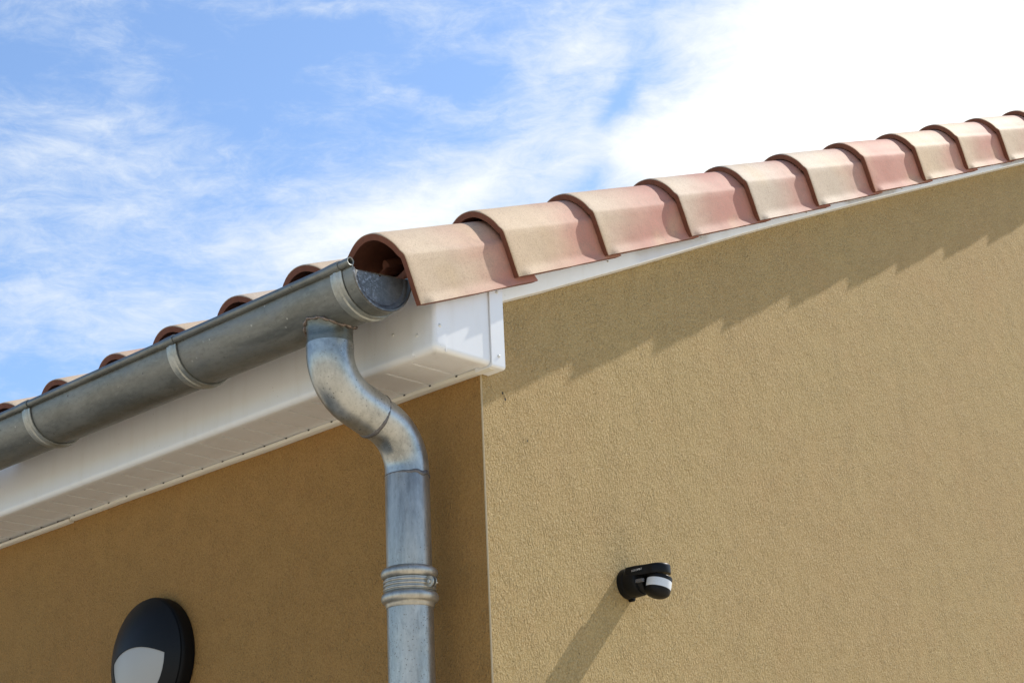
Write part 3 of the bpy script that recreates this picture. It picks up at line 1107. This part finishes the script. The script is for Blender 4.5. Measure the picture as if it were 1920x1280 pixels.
def cap_half(sign, rmax, n=20, m=48, arch=0.030, lift=0.0):
    rings = []
    for i in range(n + 1):
        r = rmax * i / n
        ring = []
        for j in range(m + 1):
            a = pi * j / m
            y = r * cos(a); z = sign * r * sin(a)
            zz = z
            if abs(y) < RD_ and (y * y + z * z) <= (RD_ + 1e-6) ** 2:
                zz = z + arch * (1 - (y / RD_) ** 2) * (1 - abs(z) / RD_)
            d_ = min(LR, math.hypot(y, zz))
            ring.append((dome(d_) - lift, LY + y, LZ + zz))
        rings.append(ring)
    return rings


g = G()
up = cap_half(1, RD_)
g.loft(up, closed=False, caps=False)
ann = []
for i in range(9):
    r = RD_ + (LR - 0.006 - RD_) * i / 8
    ann.append([(dome(r), LY + r * cos(2 * pi * j / 96), LZ + r * sin(2 * pi * j / 96)) for j in range(97)])
g.loft(ann, closed=False, caps=False)
g.build('hood', M_BLK, lamp, autos=60)
g = G()
g.loft(cap_half(-1, RD_, lift=-0.003), closed=False, caps=False)
g.build('diffuser', M_DIFF, lamp, smooth=True)

# ------------------------------------------------------------------ motion sensor
SX, SZ = 0.524, -0.488
ms = empty('motion_sensor', (SX, 0, SZ))
tag(ms, 'small black motion sensor with white lens on the sunlit gable wall', 'motion sensor')
g = G()
g.lathe([(0.041, -0.0005), (0.0415, -0.004), (0.0410, -0.018), (0.0402, -0.0185), (0.0402, -0.020), (0.0405, -0.0205), (0.0395, -0.052), (0.037, -0.058), (0.028, -0.061)], (SX, 0, SZ), 'y', 56)
g.build('base', M_BLK, ms, autos=35)
HX, HY = SX + 0.012, -0.100
g = G()


def stad(z, k):                                           # plan outline: from the base to the rounded nose
    pts = [(SX - 0.037 * k, -0.030), (SX - 0.037 * k, -0.055), (HX - 0.036 * k - 0.002, -0.085)]
    for i in range(21):
        a = RD(180 + 180 * i / 20)
        pts.append((HX + 0.0355 * k * cos(a), HY + 0.0355 * k * sin(a)))
    pts += [(HX + 0.036 * k, -0.085), (SX + 0.037 * k, -0.055), (SX + 0.037 * k, -0.030)]
    return [(x, y, z) for x, y in pts]


g.loft([stad(SZ + 0.010, 0.985), stad(SZ + 0.012, 1.0), stad(SZ + 0.030, 1.0), stad(SZ + 0.0335, 0.97), stad(SZ + 0.036, 0.90), stad(SZ + 0.0375, 0.75)])
arm = g.build('arm', M_BLK, ms, autos=40)
# tiny white lettering on the side of the arm
cu = bpy.data.curves.new('lettering', 'FONT'); cu.body = 'LUXOMAT'; cu.size = 0.0075; cu.extrude = 0.0001; cu.align_x = 'CENTER'
tmp = bpy.data.objects.new('lettering_tmp', cu); COL.objects.link(tmp)
bpy.context.view_layer.update()
me = bpy.data.meshes.new_from_object(tmp.evaluated_get(bpy.context.evaluated_depsgraph_get()))
bpy.data.objects.remove(tmp)
me.materials.clear(); me.materials.append(M_TXT)
lt_ = bpy.data.objects.new('lettering', me); COL.objects.link(lt_)
lt_.parent = arm
lt_.matrix_parent_inverse = Matrix()
# face -x side of the arm, reading outwards
loc = Vector((SX - 0.0377, -0.070, SZ + 0.020)) - mw(ms).translation
lt_.rotation_euler = Euler((RD(90), 0, RD(-90 + 1.5)), 'XYZ')
lt_.location = loc
# ball head: cap ring, lens band, dark bowl; tilted a little
ball_c = Vector((HX, HY, SZ - 0.017))
tilt = Matrix.Translation(ball_c) @ Matrix.Rotation(RD(14), 4, 'Y') @ Matrix.Rotation(RD(5), 4, 'X')


def lathe_t(prof, name, m_, parent, autos=35, seg=48):
    g = G(); g.lathe(prof, (0, 0, 0), 'z', seg)
    vs = [tilt @ Vector(v_) for v_ in g.v]
    return obj(name, vs, g.f, m_, parent, autos=autos)


bowl = [(0.0325, 0.022), (0.0345, 0.020), (0.0350, 0.012), (0.0335, 0.0108), (0.0335, -0.0125), (0.0350, -0.0135), (0.0345, -0.017)]
for i in range(1, 9):
    a = (pi / 2) * i / 8
    bowl.append((0.0340 * cos(a) + 0.0002, -0.0185 - 0.0185 * sin(a)))
head = lathe_t(bowl, 'sensor_head', M_BLK, ms)
g = G()
rings = []
for (r, z) in ((0.0338, 0.0104), (0.0344, 0.0100), (0.0350, 0.0), (0.0346, -0.0122), (0.0338, -0.0124)):
    ring = []
    for i in range(49):
        a = RD(-205 + 265 * i / 48)
        ring.append(tilt @ Vector((r * cos(a), r * sin(a), z)))
    rings.append([tuple(v_) for v_ in ring])
g.loft(rings, closed=False, caps=False)
g.build('lens', M_LENS, head, autos=40)
# grey side clip between base and head
g = G(); g.box((SX - 0.0335, -0.083, SZ - 0.010), (SX - 0.024, -0.056, SZ - 0.001))
bevel(g.build('side_clip', M_GREY, ms), 0.001)
g = G(); g.lathe([(0.0275, -0.058), (0.027, -0.066), (0.022, -0.072), (0.004, -0.0725)], (SX, 0, SZ - 0.006), 'y', 40)
g.build('ball_joint', M_BLK, ms, autos=40)
g = G(); g.lathe([(0.006, -0.001), (0.006, -0.016), (0.004, -0.018)], (SX + 0.008, 0, SZ - 0.0415), 'y', 16)
g.build('cable_gland', M_BLK2, ms, autos=40)
